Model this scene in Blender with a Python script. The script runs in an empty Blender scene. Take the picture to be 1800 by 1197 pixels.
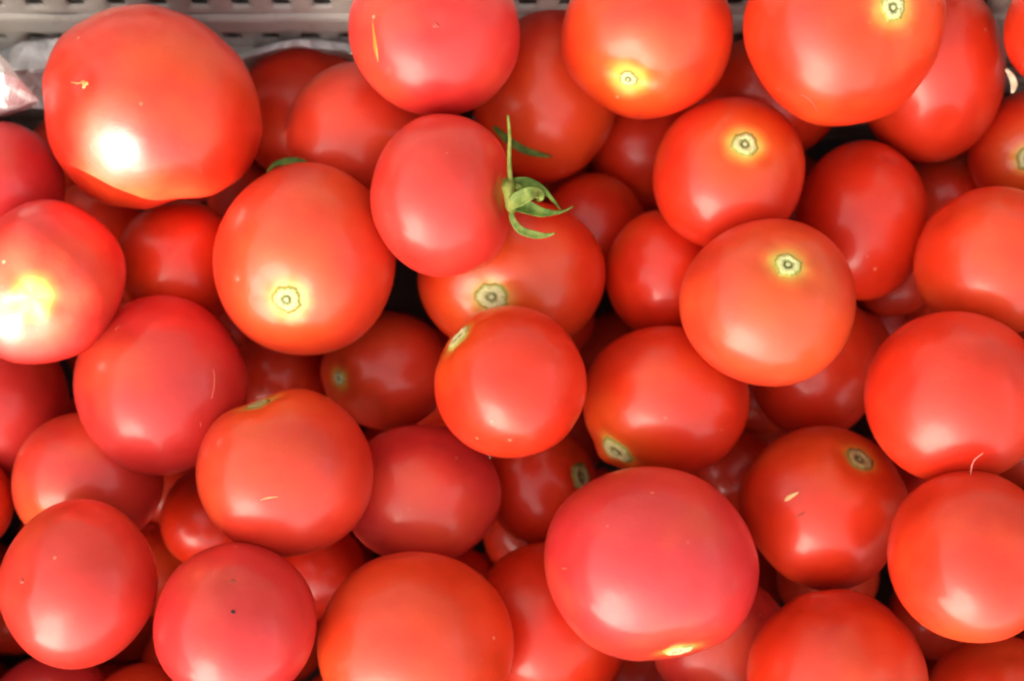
import bpy, math, random
import numpy as np
from mathutils import Vector, Matrix

# ------------------------------------------------------------------ camera, sky, sun, exposure
sc = bpy.context.scene
col = sc.collection
F = 2400.0                       # focal length in pixels of an 1800 px wide picture
PW, PH = 1800.0, 1197.0
H = 0.64                         # camera height above the crate floor
cam_d = bpy.data.cameras.new('camera')
cam = bpy.data.objects.new('camera', cam_d)
col.objects.link(cam)
cam.location = (0, 0, H)
cam.rotation_euler = (0, 0, 0)
cam_d.sensor_width = 36.0
cam_d.lens = 36.0 * F / PW
cam_d.clip_start = 0.01
cam_d.clip_end = 2000
cam_d.dof.use_dof = True
cam_d.dof.focus_distance = H - 0.165
cam_d.dof.aperture_fstop = 7.0
sc.camera = cam

SUN = Vector((-0.49, -0.70, 0.52)).normalized()
w = bpy.data.worlds.new('World')
sc.world = w
w.use_nodes = True
nt = w.node_tree
bg = nt.nodes['Background']
sky = nt.nodes.new('ShaderNodeTexSky')
sky.sky_type = 'NISHITA'
sky.sun_disc = False
sky.sun_elevation = math.asin(SUN.z)
sky.sun_rotation = math.atan2(SUN.x, SUN.y)
sky.air_density = 1.0
sky.dust_density = 2.5
sky.ozone_density = 1.0
# thin bright cloud veil: the blue of the clear sky is mostly washed out
hsv = nt.nodes.new('ShaderNodeHueSaturation')
hsv.inputs['Saturation'].default_value = 0.33
tint = nt.nodes.new('ShaderNodeMix'); tint.data_type = 'RGBA'; tint.blend_type = 'MULTIPLY'
tint.inputs[0].default_value = 1.0
tint.inputs[7].default_value = (1.07, 1.0, 0.88, 1)
nt.links.new(sky.outputs['Color'], hsv.inputs['Color'])
nt.links.new(hsv.outputs[0], tint.inputs[6])
nt.links.new(tint.outputs[2], bg.inputs['Color'])
bg.inputs['Strength'].default_value = 0.075

sun_d = bpy.data.lights.new('sun', 'SUN')
sun_d.energy = 5.0
sun_d.angle = math.radians(0.53)
sun_d.color = (1.0, 0.93, 0.82)
sun = bpy.data.objects.new('sun', sun_d)
col.objects.link(sun)
sun.rotation_euler = (-SUN).to_track_quat('-Z', 'Y').to_euler()
sun.location = SUN * 3

sc.view_settings.view_transform = 'Standard'
sc.view_settings.look = 'None'
sc.view_settings.gamma = 1.0
sc.view_settings.exposure = 3.12
sc.render.engine = 'CYCLES'
sc.cycles.pixel_filter_type = 'BLACKMAN_HARRIS'
sc.cycles.filter_width = 1.9
sc.cycles.max_bounces = 10
sc.cycles.diffuse_bounces = 6
sc.cycles.sample_clamp_indirect = 6

rng = random.Random(7)

def unproject(px, py, depth):
    return Vector(((px - PW / 2) / F * depth, (PH / 2 - py) / F * depth, H - depth))

# ------------------------------------------------------------------ materials
def new_mat(name):
    m = bpy.data.materials.new(name)
    m.use_nodes = True
    n = m.node_tree
    return m, n, n.nodes['Principled BSDF']

def N(n, t, **kw):
    x = n.nodes.new(t)
    for k, v in kw.items():
        setattr(x, k, v)
    return x

def mixc(n, fac, a, b, blend='MIX'):
    x = n.nodes.new('ShaderNodeMix')
    x.data_type = 'RGBA'
    x.blend_type = blend
    for sock, val in ((0, fac), (6, a), (7, b)):
        if hasattr(val, 'links'):
            n.links.new(val, x.inputs[sock])
        elif sock == 0:
            x.inputs[0].default_value = val
        else:
            x.inputs[sock].default_value = (*val, 1)
    return x.outputs[2]

def rng_map(n, src, a, b, c, d, smooth=True):
    x = n.nodes.new('ShaderNodeMapRange')
    x.interpolation_type = 'SMOOTHSTEP' if smooth else 'LINEAR'
    n.links.new(src, x.inputs['Value'])
    for i, v in enumerate((a, b, c, d)):
        x.inputs[1 + i].default_value = v
    return x.outputs[0]

def math_n(n, op, a, b=None):
    x = n.nodes.new('ShaderNodeMath')
    x.operation = op
    for i, v in enumerate((a, b)):
        if v is None:
            continue
        if hasattr(v, 'links'):
            n.links.new(v, x.inputs[i])
        else:
            x.inputs[i].default_value = v
    return x.outputs[0]

def noise(n, vec, scale, detail=3, rough=0.5):
    x = n.nodes.new('ShaderNodeTexNoise')
    x.inputs['Scale'].default_value = scale
    x.inputs['Detail'].default_value = detail
    x.inputs['Roughness'].default_value = rough
    n.links.new(vec, x.inputs['Vector'])
    return x.outputs['Fac']

def bump(n, bsdf, h, strength, dist):
    b = n.nodes.new('ShaderNodeBump')
    b.inputs['Strength'].default_value = strength
    b.inputs['Distance'].default_value = dist
    n.links.new(h, b.inputs['Height'])
    n.links.new(b.outputs[0], bsdf.inputs['Normal'])

# tomato skin: the object's colour is its own ripeness, its alpha the strength of the yellow shoulder
M_skin, n, B = new_mat('tomato_skin')
oi = N(n, 'ShaderNodeObjectInfo')
tc = N(n, 'ShaderNodeTexCoord')
off = N(n, 'ShaderNodeVectorMath', operation='ADD')
n.links.new(tc.outputs['Object'], off.inputs[0])
n.links.new(oi.outputs['Random'], off.inputs[1])
vec = off.outputs[0]
at = N(n, 'ShaderNodeAttribute', attribute_name='stem_angle')
n1 = noise(n, vec, 45, 3)
n2 = noise(n, vec, 900, 2)
dark = mixc(n, 1.0, oi.outputs['Color'], (0.86, 0.72, 0.72), 'MULTIPLY')
c = mixc(n, rng_map(n, n1, 0.35, 0.7, 0, 1), oi.outputs['Color'], dark)
pale = mixc(n, 0.30, c, (0.70, 0.12, 0.02))
c = mixc(n, rng_map(n, noise(n, vec, 20, 3), 0.48, 0.72, 0, 1), c, pale)
# shoulder
wob = noise(n, vec, 90, 3)
ang = math_n(n, 'ADD', at.outputs['Fac'], math_n(n, 'MULTIPLY', math_n(n, 'SUBTRACT', wob, 0.5), 0.13))
wide = math_n(n, 'MULTIPLY', rng_map(n, ang, 0.22, 0.95, 1, 0), math_n(n, 'MULTIPLY', oi.outputs['Alpha'], 0.55))
c = mixc(n, wide, c, (0.62, 0.10, 0.008))
near = math_n(n, 'MULTIPLY', rng_map(n, ang, 0.14, 0.37, 0.9, 0), oi.outputs['Alpha'])
c = mixc(n, near, c, (0.74, 0.29, 0.04))
close = math_n(n, 'MULTIPLY', rng_map(n, ang, 0.10, 0.27, 1, 0), math_n(n, 'MINIMUM', math_n(n, 'ADD', oi.outputs['Alpha'], 0.25), 1.0))
c = mixc(n, close, c, (0.55, 0.45, 0.08))
# a few tiny pale lenticels and scuffs
vo = N(n, 'ShaderNodeTexVoronoi')
vo.inputs['Scale'].default_value = 95
n.links.new(vec, vo.inputs['Vector'])
sp = math_n(n, 'MULTIPLY', rng_map(n, vo.outputs['Distance'], 0.03, 0.10, 1, 0), rng_map(n, noise(n, vec, 60, 1), 0.56, 0.66, 0, 0.5))
c = mixc(n, sp, c, (0.85, 0.40, 0.22))
st = N(n, 'ShaderNodeMapping')
st.inputs['Scale'].default_value = (1, 0.16, 0.5)
st.inputs['Rotation'].default_value = (0.3, 0.8, 0.5)
n.links.new(vec, st.inputs['Vector'])
scr = rng_map(n, noise(n, st.outputs[0], 330, 1), 0.82, 0.86, 0, 0.12)
c = mixc(n, scr, c, (0.85, 0.38, 0.20))
n.links.new(c, B.inputs['Base Color'])
rr = rng_map(n, noise(n, vec, 70, 4, 0.6), 0.3, 0.75, 0.42, 0.50)
n.links.new(rr, B.inputs['Roughness'])
B.inputs['IOR'].default_value = 1.5
B.inputs['Coat Weight'].default_value = 0.62
B.inputs['Specular IOR Level'].default_value = 0.28
B.inputs['Coat IOR'].default_value = 1.45
n.links.new(rng_map(n, noise(n, vec, 50, 3, 0.6), 0.3, 0.75, 0.17, 0.27), B.inputs['Coat Roughness'])
B.inputs['Subsurface Weight'].default_value = 0.12
B.inputs['Subsurface Radius'].default_value = (1.0, 0.18, 0.08)
B.inputs['Subsurface Scale'].default_value = 0.006
hh = math_n(n, 'ADD', math_n(n, 'MULTIPLY', n2, 0.15), math_n(n, 'MULTIPLY', noise(n, vec, 75, 3), 1.6))
bump(n, B, hh, 0.3, 0.0009)

# corky stem scar: colour from the radius attribute
M_scar, n, B = new_mat('stem_scar_cork')
at = N(n, 'ShaderNodeAttribute', attribute_name='ring')
tc = N(n, 'ShaderNodeTexCoord')
wv = noise(n, tc.outputs['Object'], 700, 3)
rad = math_n(n, 'ADD', at.outputs['Fac'], math_n(n, 'MULTIPLY', math_n(n, 'SUBTRACT', wv, 0.5), 0.22))
cr = N(n, 'ShaderNodeValToRGB')
el = cr.color_ramp.elements
el[0].position = 0.0; el[0].color = (0.62, 0.60, 0.34, 1)
el[1].position = 1.0; el[1].color = (0.50, 0.30, 0.05, 1)
for p, cc in ((0.12, (0.60, 0.58, 0.32)), (0.24, (0.15, 0.17, 0.05)), (0.34, (0.34, 0.34, 0.13)), (0.46, (0.68, 0.66, 0.38)), (0.78, (0.62, 0.60, 0.30)), (0.88, (0.30, 0.34, 0.06))):
    e = el.new(p); e.color = (*cc, 1)
n.links.new(rad, cr.inputs[0])
spots = rng_map(n, noise(n, tc.outputs['Object'], 1300, 2), 0.56, 0.66, 0, 0.55)
oc = N(n, 'ShaderNodeObjectInfo')
n.links.new(mixc(n, 1.0, mixc(n, spots, cr.outputs[0], (0.13, 0.13, 0.04)), oc.outputs['Color'], 'MULTIPLY'), B.inputs['Base Color'])
B.inputs['Roughness'].default_value = 0.7
bump(n, B, wv, 0.5, 0.0005)

M_blossom, n, B = new_mat('blossom_scar_cork')
tc = N(n, 'ShaderNodeTexCoord')
n.links.new(mixc(n, noise(n, tc.outputs['Object'], 900, 2), (0.75, 0.36, 0.10), (0.80, 0.62, 0.30)), B.inputs['Base Color'])
B.inputs['Roughness'].default_value = 0.6
M_scr2, n, B = new_mat('tan_navel')
B.inputs['Base Color'].default_value = (0.62, 0.24, 0.07, 1)
B.inputs['Roughness'].default_value = 0.6
M_navel, n, B = new_mat('pink_navel')
B.inputs['Base Color'].default_value = (0.42, 0.05, 0.035, 1)
B.inputs['Roughness'].default_value = 0.6
M_dark, n, B = new_mat('dark_speck')
B.inputs['Base Color'].default_value = (0.03, 0.006, 0.012, 1)
B.inputs['Roughness'].default_value = 0.7

def green(name, a, b):
    m, n, B = new_mat(name)
    tc = N(n, 'ShaderNodeTexCoord')
    t = noise(n, tc.outputs['Object'], 260, 4, 0.6)
    c = mixc(n, rng_map(n, t, 0.35, 0.65, 0, 1), a, b)
    n.links.new(c, B.inputs['Base Color'])
    B.inputs['Roughness'].default_value = 0.6
    B.inputs['Specular IOR Level'].default_value = 0.25
    B.inputs['Subsurface Weight'].default_value = 0.15
    B.inputs['Subsurface Radius'].default_value = (0.4, 1.0, 0.2)
    B.inputs['Subsurface Scale'].default_value = 0.001
    bump(n, B, t, 0.35, 0.0006)
    return m
M_sepal = green('sepal_green', (0.045, 0.085, 0.008), (0.12, 0.17, 0.022))
M_sepal_pale = green('sepal_pale_green', (0.09, 0.135, 0.02), (0.20, 0.235, 0.05))
M_stalk = green('stalk_green', (0.12, 0.14, 0.018), (0.22, 0.22, 0.045))
M_dry = green('dry_sepal', (0.40, 0.30, 0.20), (0.60, 0.50, 0.36))
M_fibre = green('pink_fibre', (0.55, 0.12, 0.10), (0.70, 0.22, 0.18))

M_plastic, n, B = new_mat('grey_crate_plastic')
tc = N(n, 'ShaderNodeTexCoord')
t = noise(n, tc.outputs['Object'], 30, 5, 0.6)
c = mixc(n, t, (0.36, 0.345, 0.31), (0.50, 0.48, 0.44))
c = mixc(n, rng_map(n, noise(n, tc.outputs['Object'], 160, 4, 0.7), 0.55, 0.8, 0, 0.6), c, (0.12, 0.10, 0.085))
n.links.new(c, B.inputs['Base Color'])
B.inputs['Roughness'].default_value = 0.42
bump(n, B, noise(n, tc.outputs['Object'], 500, 3), 0.15, 0.0005)

M_shadeplastic, n, B = new_mat('gap_shade_plastic')  # shade under the pile painted into the base colour, blackens the gaps
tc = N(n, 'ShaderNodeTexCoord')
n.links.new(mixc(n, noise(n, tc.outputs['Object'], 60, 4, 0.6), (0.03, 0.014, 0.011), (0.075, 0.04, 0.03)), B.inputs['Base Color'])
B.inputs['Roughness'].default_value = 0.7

M_paper, n, B = new_mat('white_liner_paper')
tc = N(n, 'ShaderNodeTexCoord')
t = noise(n, tc.outputs['Object'], 90, 4, 0.6)
n.links.new(mixc(n, t, (0.70, 0.71, 0.71), (0.86, 0.87, 0.87)), B.inputs['Base Color'])
B.inputs['Roughness'].default_value = 0.55
bump(n, B, noise(n, tc.outputs['Object'], 150, 3), 0.8, 0.004)

M_ground, n, B = new_mat('asphalt')
tc = N(n, 'ShaderNodeTexCoord')
n.links.new(mixc(n, noise(n, tc.outputs['Object'], 60, 5, 0.7), (0.035, 0.035, 0.036), (0.085, 0.082, 0.08)), B.inputs['Base Color'])
B.inputs['Roughness'].default_value = 0.9

M_canvas, n, B = new_mat('added_shade_canvas')  # translucent, so the added flap glows as a warm spot in reflections
tc = N(n, 'ShaderNodeTexCoord')
wv_ = N(n, 'ShaderNodeTexWave'); wv_.inputs['Scale'].default_value = 400
n.links.new(tc.outputs['Object'], wv_.inputs['Vector'])
d = N(n, 'ShaderNodeBsdfDiffuse'); tr = N(n, 'ShaderNodeBsdfTranslucent'); mx = N(n, 'ShaderNodeMixShader')
cc = mixc(n, math_n(n, 'MULTIPLY', wv_.outputs['Fac'], 0.3), (0.94, 0.91, 0.85), (0.88, 0.85, 0.78))
n.links.new(cc, d.inputs['Color']); n.links.new(cc, tr.inputs['Color'])
mx.inputs[0].default_value = 0.88
n.links.new(d.outputs[0], mx.inputs[1]); n.links.new(tr.outputs[0], mx.inputs[2])
n.links.new(mx.outputs[0], n.nodes['Material Output'].inputs['Surface'])
n.nodes.remove(B)

M_tarp, n, B = new_mat('sky_block_cloth')  # dark cloth for the added light-blocking screens
B.inputs['Base Color'].default_value = (0.020, 0.035, 0.028, 1)
B.inputs['Roughness'].default_value = 0.7
M_pole, n, B = new_mat('painted_steel')
B.inputs['Base Color'].default_value = (0.35, 0.35, 0.34, 1)
B.inputs['Roughness'].default_value = 0.4
B.inputs['Metallic'].default_value = 0.6

# ------------------------------------------------------------------ helpers
def mesh_obj(name, verts, faces, mat, parent=None, smooth=True, attrs=None, origin=None):
    me = bpy.data.meshes.new(name)
    verts = [Vector(v) for v in verts]
    if origin is not None:
        verts = [v - origin for v in verts]
    me.from_pydata([tuple(v) for v in verts], [], faces)
    me.update()
    if smooth:
        me.polygons.foreach_set('use_smooth', [True] * len(me.polygons))
    for k, vals in (attrs or {}).items():
        a = me.attributes.new(k, 'FLOAT', 'POINT')
        a.data.foreach_set('value', vals)
    me.materials.append(mat)
    o = bpy.data.objects.new(name, me)
    col.objects.link(o)
    if origin is not None:
        o.location = origin
    if parent is not None:
        o.parent = parent
        if origin is not None:
            o.location = origin - parent.location
    return o

def tag(o, label, cat, group=None, kind=None):
    if label: o['label'] = label
    if cat: o['category'] = cat
    if group: o['group'] = group
    if kind: o['kind'] = kind
    return o

def box(verts, faces, lo, hi):
    b = len(verts)
    for z in (lo[2], hi[2]):
        for y in (lo[1], hi[1]):
            for x in (lo[0], hi[0]):
                verts.append((x, y, z))
    for f in ((0, 2, 3, 1), (4, 5, 7, 6), (0, 1, 5, 4), (2, 6, 7, 3), (0, 4, 6, 2), (1, 3, 7, 5)):
        faces.append(tuple(b + i for i in f))

# ------------------------------------------------------------------ the ground
g = mesh_obj('ground', [(-600, -600, -0.075), (600, -600, -0.075), (600, 600, -0.075), (-600, 600, -0.075)], [(0, 1, 2, 3)], M_ground, smooth=False)
g['kind'] = 'structure'

# ------------------------------------------------------------------ the crate
TAPER = 0.25
def wall_depth(py):              # depth at which the far wall is seen on picture row py
    k = (PH / 2 - py) / F
    return (0.128 + TAPER * 0.60) / (k + TAPER)
def wall_y(z):
    d = H - z
    return 0.128 + TAPER * (0.60 - d)

crate = bpy.data.objects.new('plastic_crate', None)
col.objects.link(crate)
tag(crate, 'grey plastic crate with rows of slots in its wall, holding the tomatoes', 'crate')

ZTOP = 0.175
ZBOT = -0.062
sl = math.hypot(1, TAPER)
def far_wall():
    """The far wall in its own plane: s along x, t up the slope; rows of real slots with sunken bevels."""
    verts, faces = [], []
    TH = 0.0022
    def P(s, t, n_):
        z = t / sl
        y = wall_y(z)
        nn = Vector((0, -1, TAPER)).normalized()   # towards the tomatoes
        return Vector((s, y, z)) + nn * n_
    def t_of(py):
        return (H - wall_depth(py)) * sl
    rows = [t_of(9), t_of(68)]
    pitch_t = rows[0] - rows[1]
    rows = [rows[1] - 3 * pitch_t, rows[1] - 2 * pitch_t, rows[1] - pitch_t, rows[1], rows[0], rows[0] + pitch_t, rows[0] + 2 * pitch_t]
    rows = [r for r in rows if ZBOT * sl + 0.012 < r < ZTOP * sl - 0.012]
    px_m = wall_depth(30) / F
    pitch_s = 71 * px_m
    x0, x1 = -0.30, 0.30
    ncell = int((x1 - x0) / pitch_s)
    band = 0.0075                                   # half height of a slot band
    def quad(a, b, c, d_):
        k = len(verts); verts.extend((a, b, c, d_)); faces.append((k, k + 1, k + 2, k + 3))
    shift = ((75 - 900) * px_m - x0) % pitch_s
    for ri, r in enumerate(rows):
        sh = shift + (0.45 * pitch_s if ri % 2 else 0)
        for ci in range(-1, ncell + 1):
            cx = x0 + sh + ci * pitch_s
            hw, hh = pitch_s / 2, band
            rx_, ry_ = 0.0038, 0.0031
            NS = 28
            def ringpts(kind):
                out = []
                for k in range(NS):
                    a = 2 * math.pi * (k + 0.5) / NS
                    ca, sa = math.cos(a), math.sin(a)
                    if kind == 'box':
                        m = max(abs(ca), abs(sa))
                        out.append((cx + hw * ca / m, r + hh * sa / m, 0.0))
                    else:
                        s_, d_ = kind
                        e = 0.55
                        out.append((cx + rx_ * s_ * math.copysign(abs(ca) ** e, ca), r + ry_ * s_ * math.copysign(abs(sa) ** e, sa), d_))
                return out
            rings = [ringpts('box'), ringpts((1.5, 0.0)), ringpts((1.2, -0.0006)), ringpts((1.0, -0.0010)), ringpts((0.98, -TH))]
            b = len(verts)
            for rg in rings:
                verts.extend(P(*q) for q in rg)
            for j in range(len(rings) - 1):
                for k in range(NS):
                    k2 = (k + 1) % NS
                    faces.append((b + j * NS + k, b + j * NS + k2, b + (j + 1) * NS + k2, b + (j + 1) * NS + k))
    # plain bands between the rows, with a rounded rib
    edges = [ZBOT * sl] + sum([[r - band, r + band] for r in rows], []) + [ZTOP * sl]
    for i in range(0, len(edges), 2):
        a, b_ = edges[i], edges[i + 1]
        if b_ - a < 1e-4: continue
        prof = []
        for k in range(13):
            u = k / 12
            t = a + (b_ - a) * u
            nrm = 0.0022 * min(1.0, math.sin(math.pi * u) * 2.2) if 0 < i < len(edges) - 2 else 0.0
            prof.append((t, nrm))
        base = len(verts)
        NX = 60
        for k in range(NX + 1):
            s = x0 - 0.01 + (x1 - x0 + 0.02) * k / NX
            wv = 0.0004 * math.sin(s * 90) + 0.0003 * math.sin(s * 231 + 1)
            for t, nr in prof:
                verts.append(P(s, t, nr + (wv if nr > 0 else 0)))
        for k in range(NX):
            for j in range(12):
                q = base + k * 13 + j
                faces.append((q, q + 13, q + 14, q + 1))
    me = mesh_obj('side_wall', verts, faces, M_plastic, crate, smooth=True)
    me.data.polygons.foreach_set('use_smooth', [True] * len(me.data.polygons))
    return me
far_wall()
v, f = [], []
box(v, f, (-0.32, wall_y(ZTOP) - 0.002, ZTOP), (0.32, wall_y(ZTOP) + 0.022, ZTOP + 0.006))
mesh_obj('rim', v, f, M_plastic, crate, smooth=False)
v, f = [], []
for k_, (z_, o_) in enumerate(((ZBOT, .0085), (ZTOP, .0085), (ZBOT, .011), (ZTOP, .011))):
    for x_ in (-0.31, 0.31):
        v.append((x_, wall_y(z_) + o_, z_))
f = [(0, 1, 3, 2), (4, 6, 7, 5), (0, 2, 6, 4), (1, 5, 7, 3), (2, 3, 7, 6), (0, 4, 5, 1)]
mesh_obj('slot_backing', v, f, M_plastic, crate, smooth=False)  # added backing that shuts light out of the slots, so they look dark
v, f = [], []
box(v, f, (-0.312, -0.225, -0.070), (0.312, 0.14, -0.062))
mesh_obj('base_panel', v, f, M_shadeplastic, crate, smooth=False)
for lo, hi in (((-0.312, -0.215, ZBOT), (-0.306, 0.11, ZTOP)), ((0.306, -0.215, ZBOT), (0.312, 0.11, ZTOP)), ((-0.312, -0.222, ZBOT), (0.312, -0.216, ZTOP))):
    v, f = [], []
    box(v, f, lo, hi)
    mesh_obj('side_wall', v, f, M_plastic, crate, smooth=False)

# ------------------------------------------------------------------ tomatoes
# name: (cx, cy, rx, ry, tilt deg, level, stem (px,py) or None, stem facing sign, tint, halo, scar px radius, label, extras)
TINT = {'r': (0.61, 0.025, 0.006), 'o': (0.64, 0.042, 0.012), 'p': (0.61, 0.029, 0.024), 'd': (0.67, 0.027, 0.005)}
T = {}
def tom(k, cx, cy, rx, ry, lvl, label, tilt=0, stem=None, back=False, tint='r', halo=0.8, scar=20, **ex):
    T[k] = dict(cx=cx, cy=cy, rx=rx, ry=ry, lvl=lvl, label=label, tilt=tilt, stem=stem, back=back, tint=tint, halo=halo, scar=scar, **ex)

tom('big', 272, 190, 190, 180, 5, 'largest lumpy tomato by the crate wall, with a sunlit white spot above a shadow edge', stem=(390, 330), back=True, blossom=(152, 144), tint='r', outline={0: .98, 27: .955, 45: .93, 73: .955, 96: 1.0, 120: 1.03, 142: 1.07, 161: 1.05, 180: 1.0, 211: 1.045, 238: 1.08, 258: 1.02, 282: .915, 305: 1.0, 324: 1.04, 346: 1.02})
tom('wallshade', 540, 200, 124, 124, 1, 'dark shaded tomato under the torn white paper edge beside the crate wall', tint='d', stem=(500, 300), back=True)
tom('upleft', 638, 240, 134, 132, 2, 'half-hidden tomato with a soft pale highlight right of the dark tomato by the paper', tint='o', stem=(560, 320), back=True)
tom('scar_left', 537, 458, 160, 167, 4, 'large tomato left of the one with green sepals, bright yellow stem scar near its bottom', stem=(498, 533), scar=26, halo=0.9, tint='o')
tom('topdot', 766, 66, 149, 138, 4.2, 'tomato at the top edge with a navel dot and an orange streak on its left', stem=(700, 150), back=True, blossom=(765, 45), tint='p', outline={0: 1.0, 45: 1.04, 90: 0.99, 135: 1.04, 180: 1.0, 225: 0.99, 270: 0.98, 315: 1.0}, streak=True)
tom('calyx', 777, 345, 125, 143, 5, 'rosy tomato wearing a green stalk and curled sepals on its right side', stem=(893, 340), tint='p', halo=0.15, calyx=True, scar=12, outline={0: .965, 40: 1.05, 90: 1.0, 135: .99, 180: 1.0, 225: .99, 270: 1.0, 318: 1.06})
tom('shade_top', 962, 168, 126, 158, 2, 'shaded oval tomato with a streaky pale highlight behind the green stalk', tilt=-14, tint='d', stem=(880, 60), back=True)
tom('top_yel', 1137, 70, 152, 141, 4, 'tomato at the top edge with a stem scar above a bright yellow patch', stem=(1100, 152), scar=17, halo=1.0, outline={0: 1.0, 45: 1.02, 90: 1, 135: 1.03, 180: 1.0, 225: 0.975, 270: 1.0, 315: 0.985})
tom('top_right', 1484, 48, 176, 178, 5, 'very large tomato at the top edge its pale stem scar cut by the border', stem=(1572, 4), scar=24, halo=0.45, tint='r', tilt=10, outline={0: 1.0, 45: 1.0, 90: 1, 180: 1.0, 225: 0.97, 250: 1.0, 290: 1.0, 315: 0.95, 335: 0.98})
tom('behind_tr', 1632, 122, 134, 168, 3, 'tall dim tomato with mauve highlight behind the very large one at top right', tilt=8, tint='r', stem=(1600, 20), back=True)
tom('corner_tr', 1884, 48, 122, 120, 4, 'tomato cut off by the top right corner of the picture', stem=(1950, 80), back=True)
tom('edge_yel', 1826, 268, 127, 112, 2.5, 'dim tomato at the right edge with a yellow stem end cut by the border', stem=(1806, 282), scar=22, halo=1.0)
tom('ring_top', 1281, 304, 134, 132, 4.2, 'small round tomato whose neat ringed stem scar sits in a yellow halo near its top', stem=(1310, 250), scar=23, halo=0.9)
tom('orange_scar', 1350, 532, 155, 146, 5, 'orange-red tomato with a white oval stem scar, overlapping the one with the ringed scar', stem=(1386, 456), scar=24, halo=0.62, tint='o')
tom('mauve', 1515, 388, 118, 140, 3, 'dim tomato with a square mauve highlight behind the orange-red white-scarred one', tint='d', stem=(1470, 500), back=True)
tom('glint', 1352, 172, 124, 112, 2, 'deep shaded tomato with a tiny violet glint between three large tomatoes at the top', tint='d')
tom('right_mid', 1748, 460, 146, 130, 3.2, 'tomato at the right edge directly above the largest right-hand tomato, soft round highlight', stem=(1840, 540), back=True)
tom('right_big', 1676, 698, 161, 152, 4.2, 'large smooth tomato near the right edge above a thin curly pink fibre', stem=(1760, 820), back=True)
tom('under_or', 1430, 642, 117, 116, 2, 'shaded tomato with a purple highlight beneath the orange-red tomato with a white scar', tint='d')
tom('low_scar', 1168, 706, 148, 134, 4, 'tomato right of centre with a pale stem scar at its lower left edge', stem=(1079, 797), scar=30, halo=0.75, tint='r', outline={0: 1.0, 45: 1.0, 90: 1, 180: 0.985, 210: 1.0, 225: 1.07, 240: 1.03, 270: 1.0})
tom('left_of_or', 1162, 482, 98, 112, 3, 'dark tomato with mottled pink highlight left of the orange-red white-scarred one', tint='d')
tom('deep_vio', 1140, 262, 104, 104, 1, 'deep dark tomato with a faint violet mark left of the small ringed-scar tomato', tint='d')
tom('deep_cen', 1042, 396, 92, 92, 1, 'deep dark tomato just right of the green sepal tips', tint='d')
tom('scar_mid', 897, 490, 163, 138, 3.3, 'tomato below the green sepals with a star-shaped yellow-green stem scar', stem=(855, 524), scar=27, halo=0.65)
tom('center', 897, 672, 133, 134, 4.5, 'round tomato at the centre with thin orange stem scar on its upper left rim', stem=(797, 592), scar=26, halo=0.75, tint='r', thinscar=True)
tom('brown_scar', 678, 651, 114, 104, 2, 'dim tomato with a tiny dark green scar, left of the central tomato', stem=(585, 664), scar=14, halo=0.35, tint='o')
tom('crimson', 742, 868, 138, 124, 3.5, 'crimson tomato with a squarish pink highlight between two orange tomatoes', tint='p', stem=(700, 960), back=True)
tom('deep_stub', 952, 852, 98, 104, 2, 'dark tomato with a small corky green stub, between crimson and largest lower tomatoes', tint='d', stem=(1032, 834), scar=26, halo=0.1, darkscar=True)
tom('orange_low', 502, 830, 157, 147, 5, 'orange tomato lower left of centre with a pale scuff on its face', tint='o', stem=(446, 690), scar=22, halo=0.6, brownscar=True, outline={0: 1.0, 45: 1.0, 75: 1.015, 112: 0.945, 145: 1.0, 215: 0.98, 270: 1, 315: 1.01})
tom('big_low', 1143, 990, 190, 173, 5, 'biggest tomato in the lower half with a cream stem scar at its bottom edge', tint='p', stem=(1203, 1150), scar=28, halo=0.2, outline={0: 1.0, 40: .975, 75: 1.0, 130: .985, 160: 1.0, 215: .985, 250: 1.01, 290: .985, 320: 1.01}, tilt=-8)
tom('nick', 1449, 890, 150, 145, 3.9, 'blocky tomato with a short white nick and dull brown stem scar at top', stem=(1524, 800), scar=26, halo=0.3, tint='r', nick=True, brownscar=True, outline={0: 1.0, 30: 0.95, 60: 0.97, 90: 1.0, 135: 0.99, 180: 1.0, 215: 0.95, 245: 0.98, 270: 1.0, 300: 0.99, 330: 0.94})
tom('fibre', 1706, 976, 151, 152, 5, 'large tomato at the right edge beneath the thin pink fibre, broad soft highlight', tint='r', stem=(1790, 1080), back=True, fibre=True)
tom('bot_right', 1470, 1192, 158, 160, 4.2, 'smooth tomato at the bottom edge below the one with a white nick', tint='r', stem=(1500, 1330), back=True)
tom('corner_br', 1760, 1235, 134, 122, 3.6, 'half-hidden tomato cut off by the bottom right corner', tint='r')
tom('low_mauve', 1268, 1128, 122, 122, 3.5, 'tomato with a small round highlight peeping out below the biggest lower tomato', tint='p')
tom('low_grey', 965, 1100, 140, 150, 3.4, 'shaded tomato between the big orange tomato at the bottom and the biggest lower tomato', tint='d', stem=(900, 1200), back=True)
tom('bot_orange', 730, 1132, 172, 166, 5, 'largest orange tomato, cut by the bottom edge', tint='o', stem=(760, 1290), back=True)
tom('black_dot', 414, 1094, 144, 142, 5, 'rosy tomato at the bottom with a tiny black speck below its navel', tint='p', stem=(430, 1180), back=True, blossom=(407, 1013), speck=(410, 1075))
tom('bot_left', 138, 1025, 139, 148, 4.3, 'pinkish tomato in the lower left corner area with a small dent at its left side', tint='p', stem=(220, 1090), back=True, blossom=(38, 1020))
tom('olive', 155, 846, 134, 124, 3.7, 'tomato with an olive-yellow patch at its lower edge, under a rosy tomato', stem=(98, 925), scar=12, halo=1.0, tint='p')
tom('rosy', 284, 676, 153, 157, 4.6, 'rosy tomato with a crisp highlight and thin scratches, right of the blown-out one', tint='p', stem=(340, 780), back=True, scratch=True)
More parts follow.
